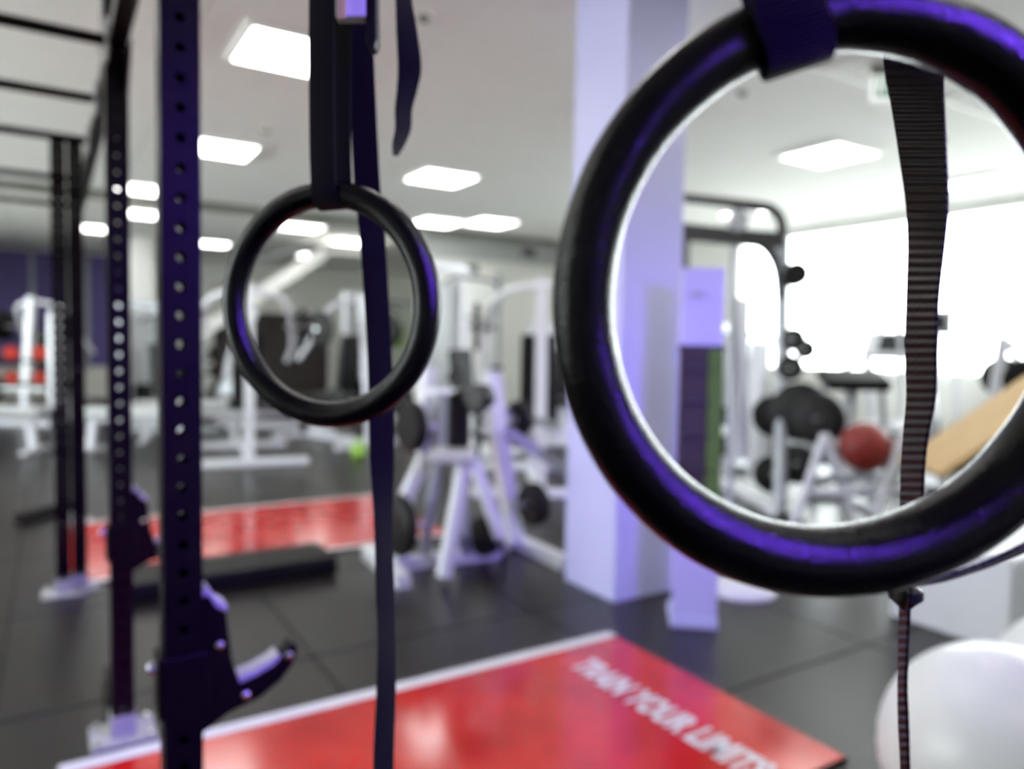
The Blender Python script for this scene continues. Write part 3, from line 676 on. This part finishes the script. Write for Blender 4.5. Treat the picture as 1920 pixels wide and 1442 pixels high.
# ------------------------------------------------------------------ white A legged stand with red ball
q = G(1545, 1010); ao = empty('ball_stand', (q.x, q.y, 0), 'white tubular A frame stand holding a dark red medicine ball', 'stand'); A0 = Vector((q.x, q.y, 0))
def t4(name, pts, r, mat='wframe', sq=False): return T(name, [Vector(p) for p in pts], r, mat, ao, off=A0, sq=sq)
t4('leg', [P(1546, 815, 5.9), G(1478, 1015)], .034); t4('leg', [P(1546, 815, 5.9), G(1612, 1015)], .036)
t4('leg', [P(1690, 815, 5.7), P(1675, 870, 5.7), G(1625, 1020)], .03); t4('leg', [P(1690, 815, 5.7), P(1712, 900, 5.7), G(1745, 1015)], .03)
t4('curved_brace', [P(1700, 800, 5.8), P(1690, 860, 5.8), P(1640, 905, 5.8), P(1590, 925, 5.8)], .026)
t4('lower_rail', [P(1510, 922, 5.85), P(1590, 925, 5.85), P(1700, 920, 5.8), P(1730, 930, 5.8)], .03)
t4('top_rail', [P(1546, 815, 5.9), P(1620, 880, 5.9), P(1690, 815, 5.8)], .024, 'gframe')
t4('tray', [P(1560, 896, 5.85), P(1680, 893, 5.8)], .035, 'gframe', True)
c = P(1622, 838, 5.85); prof = [(-math.cos(PI * i / 24) * .195, math.sin(PI * i / 24) * .195 + (.002 if i % 4 == 0 else 0)) for i in range(1, 24)]
simple('medicine_ball', 'redrub', MB().lathe(c, Vector((.3, -.2, 1)), prof, 32), 'dark red medicine ball resting on the white A frame stand', 'ball', smooth=True)

# ------------------------------------------------------------------ right hand cluster near the windows
wr = Vector((G(1745, 1172).x, G(1745, 1172).y, 0))
c = (3.55, 1.05)
g1, g2 = G(1690, 1150), G(1792, 1196)
wbx = simple('white_box', 'wframe', MB().box((g2.x + .55, (g1.y + g2.y) / 2 - .12, .24), (1.1, .62, .48)), 'large white box on the floor behind the exercise balls', 'box', bevel=.012)  # plain white box filling the area behind the balls
q = P(1850, 795, 5.3); o = empty('incline_board', (q.x, q.y, 0), 'tan wooden incline board on a white frame at right, seen in the big ring', 'incline board', -.55)
hz = q.z
bx('board', (0, 0, hz), (1.15, .55, .045), 'wood', o, .006, Matrix.Rotation(-.62, 3, 'Y')); T('leg', [(-.3, 0, hz - .24), (-.3, 0, 0)], .03, 'wframe', o); T('leg', [(.3, 0, hz + .2), (.3, 0, 0)], .03, 'wframe', o); T('cross_rail', [(-.3, 0, .12), (.3, 0, .12)], .025, 'wframe', o)
def grow(o, k=1.25):
    for ch in [x for x in bpy.data.objects if x.parent == o]:
        ch.location *= k
        if ch.type == 'MESH' and ch.data.users == 1: ch.data.transform(Matrix.Scale(k, 4))
        grow(ch, k)
    return o
def M3(f, x, y, deg, lab, *a): return grow(f((x, y, 0), math.radians(deg), lab, *a))
M3(cable_tower, 7.55, 6.05, 20, 'grey framed weight machine behind the white A frame stand', 1.45, 'gframe')
M3(elliptical, 8.75, 4.75, -60, 'white cross trainer beside the ribbed strap, near the windows')
M3(elliptical, 7.1, 7.8, -30, 'white cross trainer right of the dark cable frame')
q = P(1600, 712, 7.3); o = empty('preacher_bench', (q.x, q.y, 0), 'white framed curl bench with a wide black pad above the red ball', 'bench', -YAW)
bx('arm_pad', (0, 0, q.z), (.62, .36, .12), 'pad', o, .03, RX_(.35)); T('post', [(0, .05, q.z), (0, .05, .05)], .05, 'wframe', o, sq=True); bx('base', (0, .1, .04), (.8, .09, .07), 'wframe', o); bx('base', (0, -.2, .04), (.09, .8, .07), 'wframe', o)
T('side_tube', [(-.28, .0, q.z - .05), (-.34, .05, q.z - .5), (-.3, .1, .08)], .03, 'gframe', o); T('side_tube', [(.28, .0, q.z - .05), (.34, .05, q.z - .5), (.3, .1, .08)], .03, 'gframe', o); bx('seat', (0, -.55, .62), (.36, .36, .09), 'pad', o, .02); T('seat_post', [(0, -.55, .58), (0, -.5, .05)], .04, 'wframe', o, sq=True)
M3(treadmill, 9.75, 3.0, -90, 'white treadmill with arched console by the window, seen right of the ribbed strap')
M3(treadmill, 9.75, 1.5, -90, 'white treadmill at the right frame edge by the window')
M3(treadmill, 9.75, 6.2, -90, 'white treadmill with arched console, farthest along the window')
grow(press_machine((7.6, 3.0, 0), math.radians(35), 'white press machine with black plates in front of the treadmills'), .95)
M3(flat_bench, 6.3, 6.6, 20, 'white framed bench inside the dark cable frame', 'gpad')
q = G(1388, 1108); simple('round_floor_plate', 'wframe', MB().lathe((q.x, q.y, .0), (0, 0, 1), [(0, .21), (.02, .21), (.05, .18), (.06, .08)], 40), 'white round plate lying on the floor right of the stand', 'plate', smooth=True)

# ------------------------------------------------------------------ machines beyond, centre
M3(cable_tower, 4.96, 9.1, 10, 'tall white weight machine in front of the pale door', 2.15)
M3(cable_tower, 6.9, 9.6, -20, 'white weight machine between the door and the column', 1.5)
M3(press_machine, 4.5, 6.7, 150, 'white press machine right behind the plate loaded machine')
M3(cable_tower, 5.45, 13.7, 15, 'white weight machine behind the hanging strap tail', 2.0)
M3(cable_tower, 6.2, 11.7, -10, 'white weight machine just right of the small ring', 1.8)
M3(press_machine, 3.7, 10.9, 200, 'white press machine inside the small ring, lower right')
M3(press_machine, 2.15, 9.9, 170, 'white press machine with black plates below the small ring')
M3(elliptical, 3.3, 13.0, 60, 'white cross trainer seen through the small ring by the stairs')
M3(flat_bench, 1.75, 11.8, 75, 'grey padded bench under the small ring', 'gpad')
M3(cable_tower, 1.6, 13.2, 30, 'white weight machine between perforated post and small ring', 1.7, 'gframe')
M3(flat_bench, .95, 10.8, 58, 'white bench just left of the nearest perforated post', 'gpad')
M3(press_machine, .1, 15.6, 140, 'white press machine right of the brown rack post')
M3(db_rack, 2.55, 16.3, -4, 'long dumbbell rack behind the perforated posts', 2.2, 9, 'the long rack', ('iron', 'iron', 'iron'))
M3(db_rack, -1.35, 13.2, 2, 'dumbbell rack with red weights at the far left', 2.2, 8, 'the far left rack', ('iron', 'red', 'red'))
M3(flat_bench, -.75, 11.7, 65, 'white bench in front of the red weights at far left', 'gpad')
q = G(107, 850); o = empty('boxing_post', (q.x, q.y, 0), 'slim white padded post standing left of the brown rack post', 'post')
MB().lathe((0, 0, 0), (0, 0, 1), [(0, .2), (.05, .2), (.08, .05)], 24).build('foot', 'dframe', o, True); MB().lathe((0, 0, .08), (0, 0, 1), [(0, .04), (.55, .04)], 16).build('stem', 'chrome', o, True); MB().lathe((0, 0, .6), (0, 0, 1), [(0, .06), (.04, .085), (1.2, .085), (1.26, .05)], 20).build('padding', 'wframe', o, True)
q = G(110, 850)
# small items
q = G(672, 858); o = empty('glint_bell', (q.x, q.y, 0), 'pale green kettlebell in place of a floor glint, left of the strap tail', 'glint_bell')  # bell shape added where only a pale green glint lies on the floor
MB().lathe((0, 0, .1), (0, 0, 1), [(-.1, .06), (-.07, .09), (0, .105), (.06, .08), (.085, .04)], 20).build('bell', 'lime', o, True); MB().tube(smooth_path([(-.05, 0, .16), (-.06, 0, .22), (0, 0, .26), (.06, 0, .22), (.05, 0, .16)], 5), .014, 8).build('handle', 'lime', o, True)
q = P(747, 632, 17.55); simple('green_notice', 'lime', MB().box((q.x, 16.33, q.z), (.28, .03, .5)), 'lime green notice fixed to the glass partition right of the strap', 'notice', bevel=.01)
for (px, py, d, lab) in ((882, 505, 12.9, 'dark wall speaker above the pale door'), (990, 474, 13.6, 'dark wall speaker high right of the pale door')):
    q = P(px, py, d); o = empty('wall_speaker', (q.x, q.y, q.z), lab, 'speaker'); bx('cabinet', (0, 0, 0), (.24, .16, .14), 'dframe', o, .01); bx('grille', (0, -.085, 0), (.2, .012, .11), 'iron', o, .003); T('bracket', [(0, .05, 0), (0, max(.1, 12.98 - q.y), .06)], .015, 'chrome', o)
# staircase at the back
so = empty('staircase', (0, 14.8, 0), 'white staircase rising to the right behind the small ring', 'staircase')
def sx(px): 
    f = FWD + RT * ((px - 960) / FPX); return f.x / f.y * 14.8
xa, xb = sx(370), sx(612); za, zb = 1.6, 3.35
n = 12
MB().prism([(xa, za - .14), (xb, zb - .14), (xb, zb + .16), (xa, za + .16)], (0, 0, 0), (1, 0, 0), (0, 0, 1), (0, 1, 0), .08).build('stringer', 'tbar', so)
for i in range(n):
    t = (i + .5) / n; MB().box((xa + (xb - xa) * t, .55, za + (zb - za) * t), ((xb - xa) / n * 1.1, 1.0, .04)).build('tread', 'gframe', so)
MB().tube([(xa, -.02, za + 1.0), (xb, -.02, zb + 1.0 if zb < 2 else H - .05)], .02, 8).build('handrail', 'gframe', so)
MB().box(((xa + xb) / 2 + .45, 1.15, 1.05), (xb - xa - .1, .06, 2.1)).build('backing_panel', 'darkpanel', so)
bx('landing', (xb + .6, .55, zb), (1.2, 1.1, .12), 'tbar', so)
for x in (xa + .05, xb + 1.1): bx('support_post', (x, .1, (za if x < xb else zb) / 2), (.1, .1, (za if x < xb else zb)), 'gframe', so)
# grey glass partition between back area and stairs
po = empty('glass_partition', (q.x - .9, 16.4, 0), 'grey framed glass partition at the back, right of the stairs', 'partition')
for i in range(5):
    bx('frame_post', (i * .8 - .6, 0, 1.25), (.07, .07, 2.5), 'gframe', po, .003)
    if i < 4: bx('pane', (i * .8 - .2, 0, 1.3), (.73, .01, 2.3), 'glass', po, 0)
bx('frame_rail', (1.0, 0, 2.48), (3.2, .07, .07), 'gframe', po, .003); bx('frame_rail', (1.0, 0, .12), (3.2, .07, .12), 'gframe', po, .003)

# ------------------------------------------------------------------ survey units to metres
hung = [o for o in bpy.data.objects if o.parent is None and o.name.split('.')[0] in ('gym_ring', 'ring_strap')]
skip = set()
def walk(o):
    skip.add(o)
    for ch in bpy.data.objects:
        if ch.parent == o: walk(ch)
for o in hung: walk(o)
done = set()
for o in bpy.data.objects:
    if o in skip or o.type in ('CAMERA',): continue
    o.location *= K
    if o.type == 'MESH' and o.data.name not in done:
        done.add(o.data.name); o.data.transform(Matrix.Scale(K, 4))
    if o.type == 'LIGHT': o.data.size *= K; o.data.size_y *= K
for o in hung: o.location.z -= 1.5 * (1 - K)
